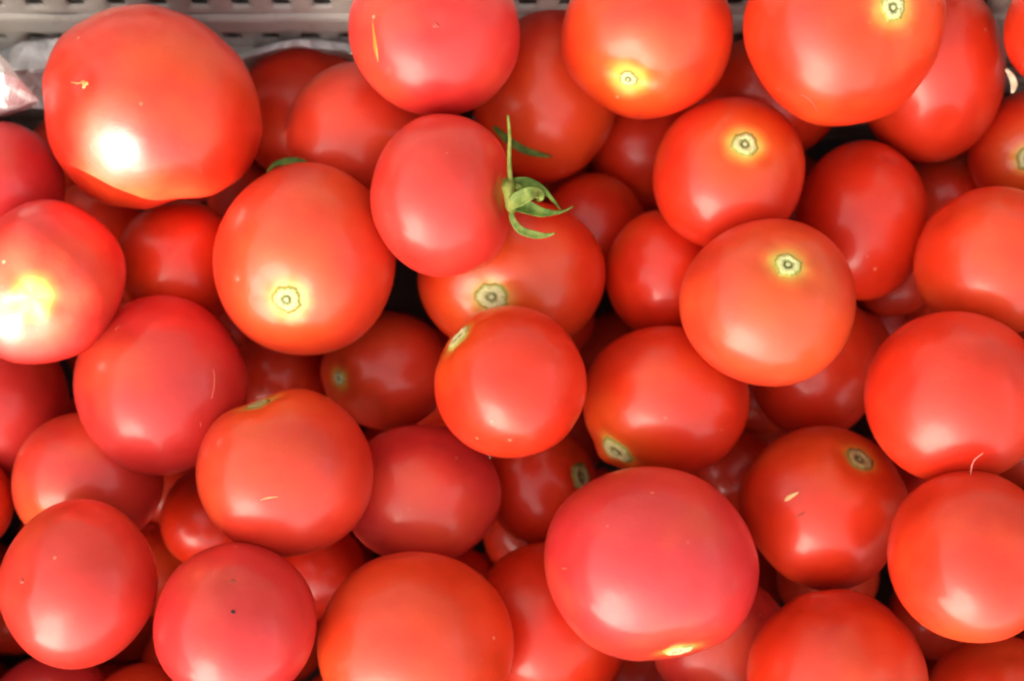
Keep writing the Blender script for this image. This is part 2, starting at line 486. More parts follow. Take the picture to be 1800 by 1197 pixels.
tom('sunlit', 78, 499, 141, 137, 4.3, 'tomato at the left edge blown out white and yellow by the sun', stem=(58, 520), scar=20, halo=0.45, tint='p', noscar=True)
tom('behind_rosy', 316, 466, 113, 113, 3, 'dim tomato with a patchy highlight between the large lumpy tomato and the rosy one', tint='d')
tom('left_top', 0, 326, 118, 112, 4, 'tomato at the left edge between the white paper and the sunlit tomato', tint='p', stem=(-60, 400), back=True)
tom('left_mid', 14, 708, 110, 122, 3, 'tomato at the left edge below the sunlit tomato', tint='p', stem=(-60, 760), back=True)
tom('left_sliver', -62, 886, 88, 88, 3, 'thin sliver of a tomato at the left edge above the pinkish lower left tomato')
tom('dim_low', 374, 910, 92, 92, 2, 'dim tomato partly covered by the orange tomato lower left of centre', tint='d')
tom('bot_corner', 92, 1246, 112, 98, 2.5, 'pale-topped tomato cut by the bottom edge near the left corner', tint='p')
tom('bot_sliver', 252, 1256, 96, 92, 2.5, 'thin slice of a tomato at the bottom edge between two rosy tomatoes', tint='r')
tom('deep_a', 492, 668, 84, 84, 1, 'deep dark tomato with a violet dot between the rosy and orange tomatoes', tint='d')
tom('deep_b', 1662, 352, 84, 84, 1, 'nearly black tomato deep in the gap at the right of the mauve-highlighted one', tint='d')
tom('deep_c', 560, 1004, 84, 84, 1, 'dark tomato deep in the gap below the orange tomato lower left of centre', tint='d')
tom('deep_d', 1290, 838, 84, 84, 1, 'dark tomato deep in the gap left of the blocky tomato with a white nick', tint='d')
tom('deep_e', 168, 402, 84, 84, 1, 'dark brownish-red tomato deep below the large lumpy tomato', tint='d')
tom('deep_f', 262, 1000, 84, 84, 1, 'dark tomato deep in the gap between the pinkish and rosy lower left tomatoes', tint='d')

# ---- heights: every tomato rests on the ones it overlaps in the picture
order = sorted(T, key=lambda k: T[k]['lvl'])
KC = 0.95
for k in order:
    T[k]['z'] = 0.0
for it in range(4):
    for i, k in enumerate(order):
        t = T[k]
        base = float(np.interp(t['lvl'], (1, 2, 3, 4, 5), (0.026, 0.052, 0.072, 0.093, 0.104)))
        for _ in range(3):
            d = H - max(t['z'], base)
            R = (t['rx'] + t['ry']) / 2 * d / F
            p = unproject(t['cx'], t['cy'], d)
            z = base
            for j in order[:i]:
                o = T[j]
                q = o['p']
                S = KC * (R + o['R'])
                dd = (p.x - q.x) ** 2 + (p.y - q.y) ** 2
                if dd < S * S:
                    z = max(z, q.z + math.sqrt(S * S - dd))
            t['z'] = z
        t['p'] = unproject(t['cx'], t['cy'], H - t['z'])
        t['R'] = (t['rx'] + t['ry']) / 2 * (H - t['z']) / F
for k in order:
    print('Z', k, round(T[k]['z'], 3), round(T[k]['R'], 4))

NT, NP = 46, 72
def tomato_surface(seed, q=0.9, dimple=0.10, bdimple=0.03):
    r = random.Random(seed)
    nl = r.choice((3, 4, 5, 5, 6)); la = r.uniform(0.004, 0.018); lp = r.uniform(0, 6.28)
    ws = [(Vector((r.gauss(0, 1), r.gauss(0, 1), r.gauss(0, 1))).normalized() * r.uniform(1.2, 2.4), r.uniform(0, 6.28), r.uniform(0.006, 0.019)) for _ in range(6)]
    dw = r.uniform(0.26, 0.36)
    def f(th, ph):
        s, c = math.sin(th), math.cos(th)
        rad = 1 - dimple * math.exp(-(th / dw) ** 2) - bdimple * math.exp(-((math.pi - th) / 0.13) ** 2)
        rad *= 1 + la * math.cos(nl * ph + lp) * (s ** 1.5 if s > 0 else 0) + 0.006 * math.cos(5 * ph + lp) * math.exp(-((th - 0.32) / 0.2) ** 2)
        v = Vector((s * math.cos(ph), s * math.sin(ph), c))
        for k, a, m in ws:
            rad *= 1 + m * math.sin(k.dot(v) + a)
        v = v * rad
        v.z *= q
        return v
    return f

def ring_interp(tab, ang):
    ks = sorted(tab)
    ang %= 360
    for i, k in enumerate(ks):
        k2 = ks[(i + 1) % len(ks)] + (360 if i == len(ks) - 1 else 0)
        if k <= ang < k2 or (i == len(ks) - 1 and ang + 360 < k2):
            a = ang if ang >= k else ang + 360
            u = (a - k) / (k2 - k)
            u = u * u * (3 - 2 * u)
            return tab[k] * (1 - u) + tab[ks[(i + 1) % len(ks)]] * u
    return tab[ks[0]]

def axis_frame(a):
    a = a.normalized()
    h = Vector((1, 0, 0)) if abs(a.x) < 0.8 else Vector((0, 1, 0))
    x = h.cross(a).normalized()
    y = a.cross(x)
    return Matrix((x, y, a)).transposed()

def build_tomato(k, t, idx):
    C = t['p']
    d = H - C.z
    wv = (Vector((0, 0, H)) - C).normalized()
    uu = (Vector((1, 0, 0)) - wv * wv.x).normalized()
    vv = wv.cross(uu)
    mx = F / d * math.sqrt(1 + (C.x / d) ** 2)
    my = F / d * math.sqrt(1 + (C.y / d) ** 2)
    sx, sy = t['rx'] / mx, t['ry'] / my
    r = random.Random(idx * 13 + 5)
    def dir_from_px(pt, back=False):
        dx, dy = (pt[0] - t['cx']) / t['rx'], -(pt[1] - t['cy']) / t['ry']
        m = math.hypot(dx, dy)
        if m > 0.97: dx, dy, m = dx / m * 0.97, dy / m * 0.97, 0.97
        z = math.sqrt(max(0.0, 1 - m * m))
        return Vector((dx, dy, -z if back else z))
    if t.get('blossom'):
        axis = -dir_from_px(t['blossom'])
    elif t['stem'] is not None:
        axis = dir_from_px(t['stem'], t['back'])
    else:
        axis = Vector((r.uniform(-1, 1), r.uniform(-1, 1), r.uniform(-1, -0.3))).normalized()
    M = axis_frame(axis)
    S = tomato_surface(idx + 40, q=r.uniform(0.86, 0.93), dimple=0.14 if t.get('calyx') else 0.0 if t.get('noscar') else 0.10)
    samp = [M @ S(math.pi * a / 24, 2 * math.pi * b / 36) for a in range(25) for b in range(36)]
    ca, sa = math.cos(math.radians(t['tilt'])), math.sin(math.radians(t['tilt']))
    rot = lambda v: Vector((v.x * ca + v.y * sa, -v.x * sa + v.y * ca, v.z))      # into ellipse axes
    unrot = lambda v: Vector((v.x * ca - v.y * sa, v.x * sa + v.y * ca, v.z))
    rs = [rot(v) for v in samp]
    lx, hx = min(v.x for v in rs), max(v.x for v in rs)
    ly, hy = min(v.y for v in rs), max(v.y for v in rs)
    hz = max(abs(v.z) for v in rs)
    out = t.get('outline')
    # measured outline of the raw shape, low orders only, so that the finished outline follows the photograph
    bins = [0.0] * 72
    for v in rs:
        x = (v.x - (lx + hx) / 2) / ((hx - lx) / 2); y = (v.y - (ly + hy) / 2) / ((hy - ly) / 2)
        b_ = int((math.atan2(y, x) % (2 * math.pi)) / (2 * math.pi) * 72) % 72
        bins[b_] = max(bins[b_], math.hypot(x, y))
    bins = [q_ if q_ > 0.5 else 1.0 for q_ in bins]
    mean_ = sum(bins) / 72
    four = []
    for k_ in (1, 2):
        four.append((k_, sum(q_ * math.cos(k_ * (i_ + .5) * math.pi / 36) for i_, q_ in enumerate(bins)) / 36, sum(q_ * math.sin(k_ * (i_ + .5) * math.pi / 36) for i_, q_ in enumerate(bins)) / 36))
    def deform(v):
        v = rot(v)
        x = (v.x - (lx + hx) / 2) / ((hx - lx) / 2)
        y = (v.y - (ly + hy) / 2) / ((hy - ly) / 2)
        z = v.z / hz * 0.97
        an_ = math.atan2(y, x)
        raw = mean_ + sum(a_ * math.cos(k_ * an_) + b_ * math.sin(k_ * an_) for k_, a_, b_ in four)
        x /= raw; y /= raw
        if out:
            rr = math.hypot(x, y)
            fct = ring_interp(out, math.degrees(math.atan2(y, x)))
            b = min(1.0, rr) ** 2
            x *= 1 + (fct - 1) * b
            y *= 1 + (fct - 1) * b
        v = unrot(Vector((x * sx, y * sy, z * (sx + sy) / 2)))
        return uu * v.x + vv * v.y + wv * v.z
    ths = [math.pi * (a / NT) ** 1.25 for a in range(NT + 1)]
    verts, faces, att = [], [], []
    surf = lambda th, ph: deform(M @ S(th, ph))
    verts.append(surf(0, 0)); att.append(0.0)
    for th in ths[1:-1]:
        for b in range(NP):
            verts.append(surf(th, 2 * math.pi * b / NP)); att.append(th)
    verts.append(surf(math.pi, 0)); att.append(math.pi)
    for b in range(NP):
        faces.append((0, 1 + b, 1 + (b + 1) % NP))
    for a in range(NT - 2):
        for b in range(NP):
            p0 = 1 + a * NP + b; p1 = 1 + a * NP + (b + 1) % NP
            faces.append((p0, p0 + NP, p1 + NP, p1))
    last = len(verts) - 1
    for b in range(NP):
        faces.append((last, 1 + (NT - 2) * NP + (b + 1) % NP, 1 + (NT - 2) * NP + b))
    o = mesh_obj('tomato', verts, faces, M_skin, attrs={'stem_angle': att})
    o.location = C
    tn = TINT[t['tint']]
    j = r.uniform(0.93, 1.06)
    o.color = (tn[0] * j, tn[1] * r.uniform(0.85, 1.15), tn[2] * r.uniform(0.8, 1.2), t['halo'])
    tag(o, t['label'], 'tomato', 'tomatoes piled in the crate')
    t['obj'] = o; t['frame'] = (uu, vv, wv, sx, sy)
    visible_stem = t['stem'] is not None and not t['back'] and not t.get('blossom')
    rm = (sx + sy) / 2
    def on_surf_disc(th0, thc, phc, name, mat, prof, wob, spikes=0, ns=36, squash=1.0):
        """A small disc laid on the skin round polar point (thc, phc), prof: (radius 0..1, height m)."""
        cen = surf(thc, phc)
        nrm = cen.normalized()
        # nearest-surface placement through polar coordinates around the pole
        vs, fs, at_ = [], [], []
        ph0 = r.uniform(0, 6.28)
        vs.append(surf(thc, phc) + nrm * prof[0][1]); at_.append(0.0)
        for rr, hgt in prof[1:]:
            for b in range(ns):
                ph = 2 * math.pi * b / ns
                wfac = 1 + wob * (math.sin(3 * ph + ph0) * 0.5 + math.sin(7 * ph + 2 * ph0) * 0.35 + math.sin(13 * ph) * 0.2)
                if spikes and rr > 0.8:
                    wfac *= 1 + spikes * max(0, math.cos(5 * ph + ph0)) ** 6
                a = th0 * rr * wfac
                if thc < 0.01: p = surf(a, ph)
                else: p = surf(math.pi - a, ph)
                vs.append(p + nrm * hgt); at_.append(rr)
        for b in range(ns):
            fs.append((0, 1 + b, 1 + (b + 1) % ns))
        for a in range(len(prof) - 2):
            for b in range(ns):
                p0 = 1 + a * ns + b; p1 = 1 + a * ns + (b + 1) % ns
                fs.append((p0, p0 + ns, p1 + ns, p1))
        if thc > 0.01: fs = [tuple(reversed(q)) for q in fs]
        return mesh_obj(name, vs, fs, mat, o, attrs={'ring': at_})
    if visible_stem and not t.get('calyx') and not t.get('noscar'):
        th0 = t['scar'] * (H - C.z) / F / rm
        hs = 0.0006
        s_ = on_surf_disc(th0, 0.0, 0.0, 'stem_scar', M_scar,
                     [(0, hs * 2.0), (0.15, hs * 2.2), (0.2, hs * 1.5), (0.26, hs * 0.6), (0.35, hs * 0.9), (0.46, hs * 2.0), (0.72, hs * 2.0), (0.84, hs * 1.0), (1.0, hs * 0.15), (1.12, -hs)],
                     0.10, spikes=0.12)
        f_ = r.uniform(0.8, 1.0)
        s_.color = (0.55, 0.50, 0.38, 1) if t.get('darkscar') or t.get('brownscar') else (f_, f_, f_ * r.uniform(0.8, 1.0), 1)
        if t.get('darkscar'): s_['label'] = 'corky brown-green stub in a dark ring'
    if t.get('blossom'):
        on_surf_disc(0.038, math.pi, 0.0, 'blossom_scar', M_scr2 if k == 'big' else M_navel, [(0, 0.0003), (0.4, 0.0005), (0.8, 0.0002), (1.1, -0.0003)], 0.45, ns=16)
    t['surf_at'] = None
    return o

for i, k in enumerate(order):
    build_tomato(k, T[k], i)

def surface_point(k, px, py, lift=0.0):
    """World point on tomato k seen at picture point (px, py)."""
    t = T[k]
    me = t['obj'].data
    from mathutils.bvhtree import BVHTree
    if 'bvh' not in t:
        t['bvh'] = BVHTree.FromPolygons([t['p'] + v.co for v in me.vertices], [tuple(p.vertices) for p in me.polygons])
    cp = Vector((0, 0, H))
    d = unproject(px, py, 1.0) - cp
    loc, nrm, _, _ = t['bvh'].ray_cast(cp, d.normalized())
    if loc is None:
        loc, nrm, _, _ = t['bvh'].find_nearest(unproject(px, py, H - t['z']))
    if nrm.dot(d) > 0: nrm = -nrm
    return loc + nrm * lift, nrm

def strip(name, pts, widths, mat, parent, thick=0.0006, curl=0.25, facing=Vector((0, 0, 1)), tube=False, sub=6):
    """A leaf blade (or a stalk if tube) swept along points with varying width in metres."""
    P_, W_ = [], []
    n_ = len(pts)
    for i in range(n_ - 1):
        p0 = pts[max(0, i - 1)]; p1 = pts[i]; p2 = pts[i + 1]; p3 = pts[min(n_ - 1, i + 2)]
        for s in range(sub):
            u = s / sub
            P_.append(0.5 * ((2 * p1) + (p2 - p0) * u + (2 * p0 - 5 * p1 + 4 * p2 - p3) * u * u + (-p0 + 3 * p1 - 3 * p2 + p3) * u ** 3))
            W_.append(widths[i] * (1 - u) + widths[i + 1] * u)
    P_.append(pts[-1]); W_.append(widths[-1])
    verts, faces = [], []
    NS = 10
    for i, p in enumerate(P_):
        tg = (P_[min(i + 1, len(P_) - 1)] - P_[max(i - 1, 0)]).normalized()
        side = tg.cross(facing)
        side = side.normalized() if side.length > 1e-4 else Vector((1, 0, 0))
        up = side.cross(tg).normalized()
        wv = W_[i] / 2
        for s in range(NS):
            a = 2 * math.pi * s / NS
            x, y = math.cos(a), math.sin(a)
            if tube:
                verts.append(p + side * x * wv + up * y * wv)
            else:
                verts.append(p + side * x * wv + up * (y * thick + curl * wv * (x * x - 0.5) * 1.2))
    for i in range(len(P_) - 1):
        for s in range(NS):
            s2 = (s + 1) % NS
            faces.append((i * NS + s, i * NS + s2, (i + 1) * NS + s2, (i + 1) * NS + s))
    faces.append(tuple(range(NS - 1, -1, -1)))
    faces.append(tuple((len(P_) - 1) * NS + s for s in range(NS)))
    return mesh_obj(name, verts, faces, mat, parent, origin=parent.location.copy()) if parent else mesh_obj(name, verts, faces, mat)

# ---- green stalk and sepals of the rosy tomato
tc_ = T['calyx']; root = tc_['obj']
zc = tc_['z']; Rc = tc_['R']
def cp(px, py, dz): return unproject(px, py, H - (zc + dz))
s = (H - zc) / F
def fix(o): o.location = (0, 0, 0); return o
fix(strip('stalk', [cp(893, 203, .022), cp(896, 240, .019), cp(895, 280, .016), cp(897, 312, .013), cp(901, 330, .010), cp(897, 342, .004)], [4.5 * s, 6 * s, 7.5 * s, 9 * s, 12 * s, 9 * s], M_stalk, root, tube=True))
fix(strip('calyx_hub', [cp(889, 316, .010), cp(893, 328, .0125), cp(897, 345, .0125), cp(899, 362, .010), cp(901, 374, .006)], [10 * s, 24 * s, 22 * s, 23 * s, 9 * s], M_stalk, root, tube=True))
fix(strip('sepal', [cp(900, 322, .011), cp(925, 322, .012), cp(948, 331, .012), cp(966, 345, .011), cp(985, 368, .008)], [16 * s, 20 * s, 15 * s, 7 * s, 2.5 * s], M_sepal, root, curl=0.6))
fix(strip('sepal', [cp(896, 360, .013), cp(912, 350, .016), cp(930, 341, .018), cp(944, 339, .016), cp(950, 346, .012), cp(943, 354, .009)], [18 * s, 27 * s, 24 * s, 17 * s, 14 * s, 5 * s], M_sepal_pale, root, curl=0.5))
fix(strip('sepal', [cp(899, 361, .010), cp(925, 364, .011), cp(950, 373, .011), cp(975, 374, .011), cp(992, 371, .012), cp(1008, 363, .014)], [16 * s, 25 * s, 18 * s, 8 * s, 4 * s, 2 * s], M_sepal, root, curl=0.55))
fix(strip('sepal', [cp(898, 368, .009), cp(902, 388, .009), cp(916, 405, .008), cp(940, 413, .008), cp(960, 414, .009), cp(975, 410, .010)], [8 * s, 11 * s, 14 * s, 14 * s, 8 * s, 2.5 * s], M_sepal_pale, root, curl=0.5))
fix(strip('sepal', [cp(897, 325, .008), cp(912, 330, .015), cp(922, 337, .016)], [10 * s, 10 * s, 3 * s], M_sepal_pale, root, curl=0.4))
# a darker sepal pressed between this tomato and the shaded one behind
q0 = [surface_point('shade_top', x, y, .0012)[0] for x, y in ((872, 222), (893, 242), (920, 260), (945, 268), (970, 273))]
fix(strip('sepal', q0, [8 * s, 15 * s, 15 * s, 12 * s, 2 * s], M_sepal, T['shade_top']['obj'], curl=0.3))
q0 = [surface_point('scar_left', x, y, .0006)[0] for x, y in ((484, 304), (500, 297), (520, 294), (540, 296))]
q1 = unproject(472, 304, H - T['scar_left']['z'] + .004)
zz = T['upleft']['z']
sl_o = fix(strip('sepal', [unproject(470, 303, H - T['scar_left']['z'] + .010), unproject(484, 289, H - T['scar_left']['z'] + .006), unproject(508, 284, H - T['scar_left']['z'] + .004), unproject(530, 286, H - T['scar_left']['z'] + .004), unproject(550, 294, H - T['scar_left']['z'] + .006)], [3 * s, 9 * s, 15 * s, 14 * s, 5 * s], M_sepal, T['upleft']['obj'], curl=0.4))
# dry sepal at the right edge, pink fibre, white nick, scratches, speck
t = T['corner_tr']
fix(strip('dry_sepal', [unproject(x, y, H - t['z'] + .004) for x, y in ((1768, 122), (1778, 136), (1782, 150), (1779, 164))], [4 * s, 12 * s, 13 * s, 5 * s], M_dry, t['obj'], curl=0.5))
t = T['fibre']
a0 = surface_point('fibre', 1706, 834, -.0003)[0]
fix(strip('fibre', [a0, a0 + Vector((-.0006, .0035, .003)), a0 + Vector((.0000, .0062, .005)), a0 + Vector((.0024, .0085, .006))], [.0006, .0006, .0005, .0003], M_fibre, t['obj'], tube=True))
def mark(k, name, pts, wd, mat, lift=.0002):
    q = [surface_point(k, x, y, lift) for x, y in pts]
    nn = q[len(q) // 2][1]
    return fix(strip(name, [a for a, _ in q], wd, mat, T[k]['obj'], thick=.00025, curl=0, facing=nn, sub=4))
M_scuff, n, B = new_mat('pale_scuff')
B.inputs['Base Color'].default_value = (0.78, 0.26, 0.12, 1)
mark('nick', 'skin_nick', [(1380, 880), (1386, 875), (1394, 870), (1404, 865)], [.0005, .0018, .0014, .0004], M_blossom)
mark('nick', 'skin_nick', [(1402, 907), (1410, 903), (1415, 899)], [.0003, .0007, .0003], M_navel)
M_scr, n, B = new_mat('healed_scratch')
B.inputs['Base Color'].default_value = (0.60, 0.075, 0.04, 1); B.inputs['Roughness'].default_value = 0.4
mark('rosy', 'scratch', [(375, 650), (377, 665), (376, 682), (372, 700)], [.0003, .0007, .0006, .0004], M_scr)
mark('rosy', 'scratch', [(203, 580), (207, 576), (211, 572)], [.0003, .0007, .0003], M_scr)
mark('rosy', 'scratch', [(352, 742), (353, 745), (353, 749)], [.0003, .0006, .0003], M_scr)
mark('top_right', 'scratch', [(1409, 166), (1420, 172), (1430, 182), (1437, 196)], [.0003, .0006, .0005, .0003], M_scr)
mark('big_low', 'skin_nick', [(989, 999), (993, 998), (997, 997)], [.0004, .0010, .0004], M_scr)
mark('big_low', 'skin_nick', [(1143, 866), (1147, 866), (1150, 866)], [.0004, .0010, .0004], M_scr)
mark('big', 'scratch', [(126, 145), (136, 147), (146, 146)], [.0003, .0006, .0004], M_scr2)
mark('orange_low', 'scratch', [(458, 878), (472, 874), (490, 872)], [.0003, .0009, .0004], M_scuff)
mark('black_dot', 'speck', [(406, 1074), (409, 1075), (413, 1076)], [.0006, .0014, .0006], M_dark)
M_streak, n, B = new_mat('orange_streak')
B.inputs['Base Color'].default_value = (0.72, 0.16, 0.015, 1); B.inputs['Roughness'].default_value = 0.35
mark('topdot', 'orange_streak', [(655, 36), (657, 60), (660, 85), (665, 110)], [.0003, .0012, .0022, .0004], M_streak, -.00005)

# ---- more tomatoes: the bottom layer, and the ones past the frame
placed = [(t['p'].x, t['p'].y, t['z'], t['R']) for t in T.values()]
fill_mesh = []
for i in range(4):
    S = tomato_surface(900 + i)
    vs, fs, at_ = [], [], []
    A, Bn = 22, 32
    vs.append(S(0, 0)); at_.append(0.0)
    for a in range(1, A):
        for b in range(Bn):
            vs.append(S(math.pi * a / A, 2 * math.pi * b / Bn)); at_.append(math.pi * a / A)
    vs.append(S(math.pi, 0)); at_.append(math.pi)
    for b in range(Bn): fs.append((0, 1 + b, 1 + (b + 1) % Bn))
    for a in range(A - 2):
        for b in range(Bn):
            p0 = 1 + a * Bn + b; p1 = 1 + a * Bn + (b + 1) % Bn
            fs.append((p0, p0 + Bn, p1 + Bn, p1))
    for b in range(Bn): fs.append((len(vs) - 1, 1 + (A - 2) * Bn + (b + 1) % Bn, 1 + (A - 2) * Bn + b))
    me = bpy.data.meshes.new('tomato_round')
    me.from_pydata([tuple(v) for v in vs], [], fs)
    me.polygons.foreach_set('use_smooth', [True] * len(me.polygons))
    a_ = me.attributes.new('stem_angle', 'FLOAT', 'POINT'); a_.data.foreach_set('value', at_)
    me.materials.append(M_skin)
    fill_mesh.append(me)
fr = random.Random(21)
def in_frame(x, y, z, R):
    d = H - z
    return abs(x) - R < 900 / F * d and abs(y) - R < 598 / F * d
GAPS = ((712, 520),)
cnt = 0
for ly_, (za, zb) in enumerate(((-0.034, -0.030), (-0.005, 0.015), (0.015, 0.055), (0.055, 0.075), (0.085, 0.12))):
    for tr_ in range(2600):
        R = fr.uniform(0.025, 0.030) if ly_ != 1 else fr.uniform(0.019, 0.024)
        x = fr.uniform(-0.275, 0.275); y = fr.uniform(-0.185, 0.15); z = fr.uniform(za, zb)
        if y + R > wall_y(z) - 0.006: continue
        vis = in_frame(x, y, z, R)
        if vis and ly_ > 1: continue
        if vis:
            sc_ = F / (H - z)
            if any((PW / 2 + x * sc_ - gx) ** 2 + (PH / 2 - y * sc_ - gy) ** 2 < (R * sc_ + 6) ** 2 for gx, gy in GAPS): continue
        if all((x - a) ** 2 + (y - b) ** 2 + (z - c) ** 2 > ((0.95, 0.86, 0.92, 0.95, 0.95)[ly_] * (R + q)) ** 2 for a, b, c, q in placed):
            placed.append((x, y, z, R))
            o = bpy.data.objects.new('tomato', fr.choice(fill_mesh))
            col.objects.link(o)
            o.location = (x, y, z); o.scale = (R, R, R)
            o.rotation_euler = (fr.uniform(1.4, 4.5), fr.uniform(-.5, .5), fr.uniform(0, 6.28))
            tn = TINT[fr.choice('rrdpo')]
            o.color = (*tn, 0.7)
            if vis: tag(o, 'shadowed tomato at the bottom of the crate, glimpsed through gaps in the pile', 'tomato', 'tomatoes at the bottom of the crate')
            else: tag(o, 'red tomato in the crate beyond the edge of the picture', 'tomato', 'tomatoes beyond the edge of the picture')
            cnt += 1
print('filler', cnt)
if True:
    # which of the bottom tomatoes the camera can see at all; those it cannot see are left out
    from mathutils.bvhtree import BVHTree
    tv, tf, own = [], [], []
    bpy.context.view_layer.update()
    for o in list(col.objects):
        if o.type == 'MESH' and o.name.startswith('tomato'):
            mw = o.matrix_world; b = len(tv)
            tv.extend(mw @ v.co for v in o.data.vertices)
            for p in o.data.polygons:
                tf.append(tuple(b + i for i in p.vertices)); own.append(o)
    bv = BVHTree.FromPolygons(tv, tf)
    hits = {}
    used_ = set()
    SHORT = {'big': 'sunlit lumpy tomato', 'calyx': 'green-stalked tomato', 'top_right': 'very large top one',
             'ring_top': 'ring-scarred one', 'orange_scar': 'orange white-scarred one', 'mauve': 'square-highlight one',
             'right_big': 'large one right', 'low_scar': 'edge-scarred one', 'center': 'central tomato', 'brown_scar': 'tiny-scarred one',
             'orange_low': 'scuffed orange one', 'big_low': 'biggest lower tomato', 'nick': 'white-nicked one', 'fibre': 'pink-fibre one',
             'black_dot': 'black-specked one', 'bot_left': 'pinkish lower-left one', 'rosy': 'scratched rosy one', 'sunlit': 'blown-out one',
             'bot_orange': 'big orange bottom one', 'crimson': 'crimson one', 'scar_mid': 'star-scarred one', 'scar_left': 'bottom-scarred one',
             'bot_right': 'smooth bottom one', 'olive': 'olive-patched one', 'right_mid': 'right-edge one'}
    for py in range(3, 1197, 6):
        for px in range(3, 1800, 6):
            d_ = unproject(px, py, 1.0) - Vector((0, 0, H))
            l_, n_, i_, _ = bv.ray_cast(Vector((0, 0, H)), d_.normalized())
            if i_ is not None:
                h_ = hits.setdefault(own[i_], [0, 0, 0]); h_[0] += 1; h_[1] += px; h_[2] += py
    for o in list(col.objects):
        if o.get('group', '').startswith('tomatoes at the bottom'):
            h_ = hits.get(o)
            if h_ is None and o.location.z < -0.02:
                bpy.data.objects.remove(o)
            elif h_ and h_[0] > 12:
                gx, gy = h_[1] / h_[0], h_[2] / h_[0]
                near_ = sorted(SHORT, key=lambda k: math.hypot(T[k]['cx'] - gx, T[k]['cy'] - gy) - T[k]['rx'])[:5]
                for a_, b_ in ((0, 1), (0, 2), (1, 2), (0, 3), (1, 3), (2, 3), (0, 4), (1, 4)):
                    lb = 'dark tomato in the gap between the %s and the %s' % (SHORT[near_[a_]], SHORT[near_[b_]])
                    if lb not in used_:
                        used_.add(lb); o['label'] = lb
                        break
    for k, t in T.items():
        if hits.get(t['obj'], [0])[0] < 8: print('HIDDEN', k, hits.get(t['obj']))


# ------------------------------------------------------------------ the paper liner
def paper_sheet(name, rows, parent, seed, amp=0.0015, sub=10, thick=0.0003):
    """rows: lists of (px, py, depth); a crumpled sheet interpolated between them."""
    r_ = random.Random(seed)
    R_, C_ = len(rows), len(rows[0])
    G = [[unproject(*q) for q in row] for row in rows]
    nu, nv = (C_ - 1) * sub, (R_ - 1) * sub
    folds = [(r_.uniform(0, 6.28), r_.uniform(120, 900), r_.uniform(0, 6.28)) for _ in range(9)]
    def at_uv(i, j):
        a, fa = divmod(j / sub, 1); b, fb = divmod(i / sub, 1)
        a = int(min(a, R_ - 2)); b = int(min(b, C_ - 2))
        fa = j / sub - a; fb = i / sub - b
        return (G[a][b] * (1 - fa) * (1 - fb) + G[a][b + 1] * (1 - fa) * fb + G[a + 1][b] * fa * (1 - fb) + G[a + 1][b + 1] * fa * fb)
    top, at2 = [], []
    for j in range(nv + 1):
        for i in range(nu + 1):
            p = at_uv(i, j)
            h = 0
            for ang, fr_, ph in folds:
                u = (p.x * math.cos(ang) + p.y * math.sin(ang)) * fr_ + ph
                h += (abs((u / math.pi + 0.4 * math.sin(p.x * 130 + ph)) % 2 - 1) - 0.5) * 260 / (140 + fr_)
            p = p + Vector((0, -0.3, 1)).normalized() * (h * amp)
            top.append(p)
    verts = top + [p - Vector((0, -0.3, 1)).normalized() * thick for p in top]
    nb = len(top)
    faces = []
    for j in range(nv):
        for i in range(nu):
            q = j * (nu + 1) + i
            faces.append((q, q + 1, q + nu + 2, q + nu + 1))
            faces.append((nb + q, nb + q + nu + 1, nb + q + nu + 2, nb + q + 1))
    def edge(a, b): faces.append((a, nb + a, nb + b, b))
    for i in range(nu):
        edge(i + 1, i); edge(nv * (nu + 1) + i, nv * (nu + 1) + i + 1)
    for j in range(nv):
        edge(j * (nu + 1), (j + 1) * (nu + 1)); edge((j + 1) * (nu + 1) + nu, j * (nu + 1) + nu)
    return mesh_obj(name, verts, faces, M_paper, parent, smooth=False)
liner = bpy.data.objects.new('paper_liner', None)
col.objects.link(liner)
tag(liner, 'crumpled white paper liner sticking out between the crate wall and the tomatoes', 'paper')
wd = lambda py, o=0.006: wall_depth(py) - o
# back sheet lying against the wall, then folding down under the tomatoes
paper_sheet('paper_sheet', [
    [(-60, 84, wd(84)), (0, 92, wd(92)), (40, 74, wd(74)), (115, 66, wd(66)), (220, 66, wd(66)), (330, 80, wd(80)), (420, 96, wd(96)), (480, 76, wd(76)), (515, 70, wd(70)), (565, 72, wd(72)), (620, 78, wd(78)), (700, 80, wd(80))],
    [(-60, 130, .575), (0, 128, .575), (40, 122, .575), (115, 120, .575), (220, 118, .58), (330, 112, .58), (425, 106, .588), (480, 88, .584), (515, 81, .584), (565, 87, .584), (620, 92, .584), (700, 94, .584)],
    [(-60, 205, .595), (0, 200, .595), (40, 192, .595), (115, 190, .60), (220, 160, .61), (330, 130, .62), (425, 110, .625), (480, 92, .625), (515, 84, .625), (565, 88, .625), (620, 91, .625), (700, 93, .625)],
], liner, 3, amp=0.0055)
# the nearer flap folded over at the left
paper_sheet('paper_flap', [
    [(-90, 60, .52), (-40, 75, .522), (-5, 92, .526), (4, 98, .53)],
    [(-90, 120, .515), (-40, 125, .512), (10, 130, .518), (38, 140, .53)],
    [(-90, 185, .53), (-40, 190, .528), (20, 186, .532), (72, 176, .545)],
    [(-90, 215, .56), (-40, 212, .56), (10, 204, .56), (50, 192, .56)],
], liner, 5, amp=0.0055)

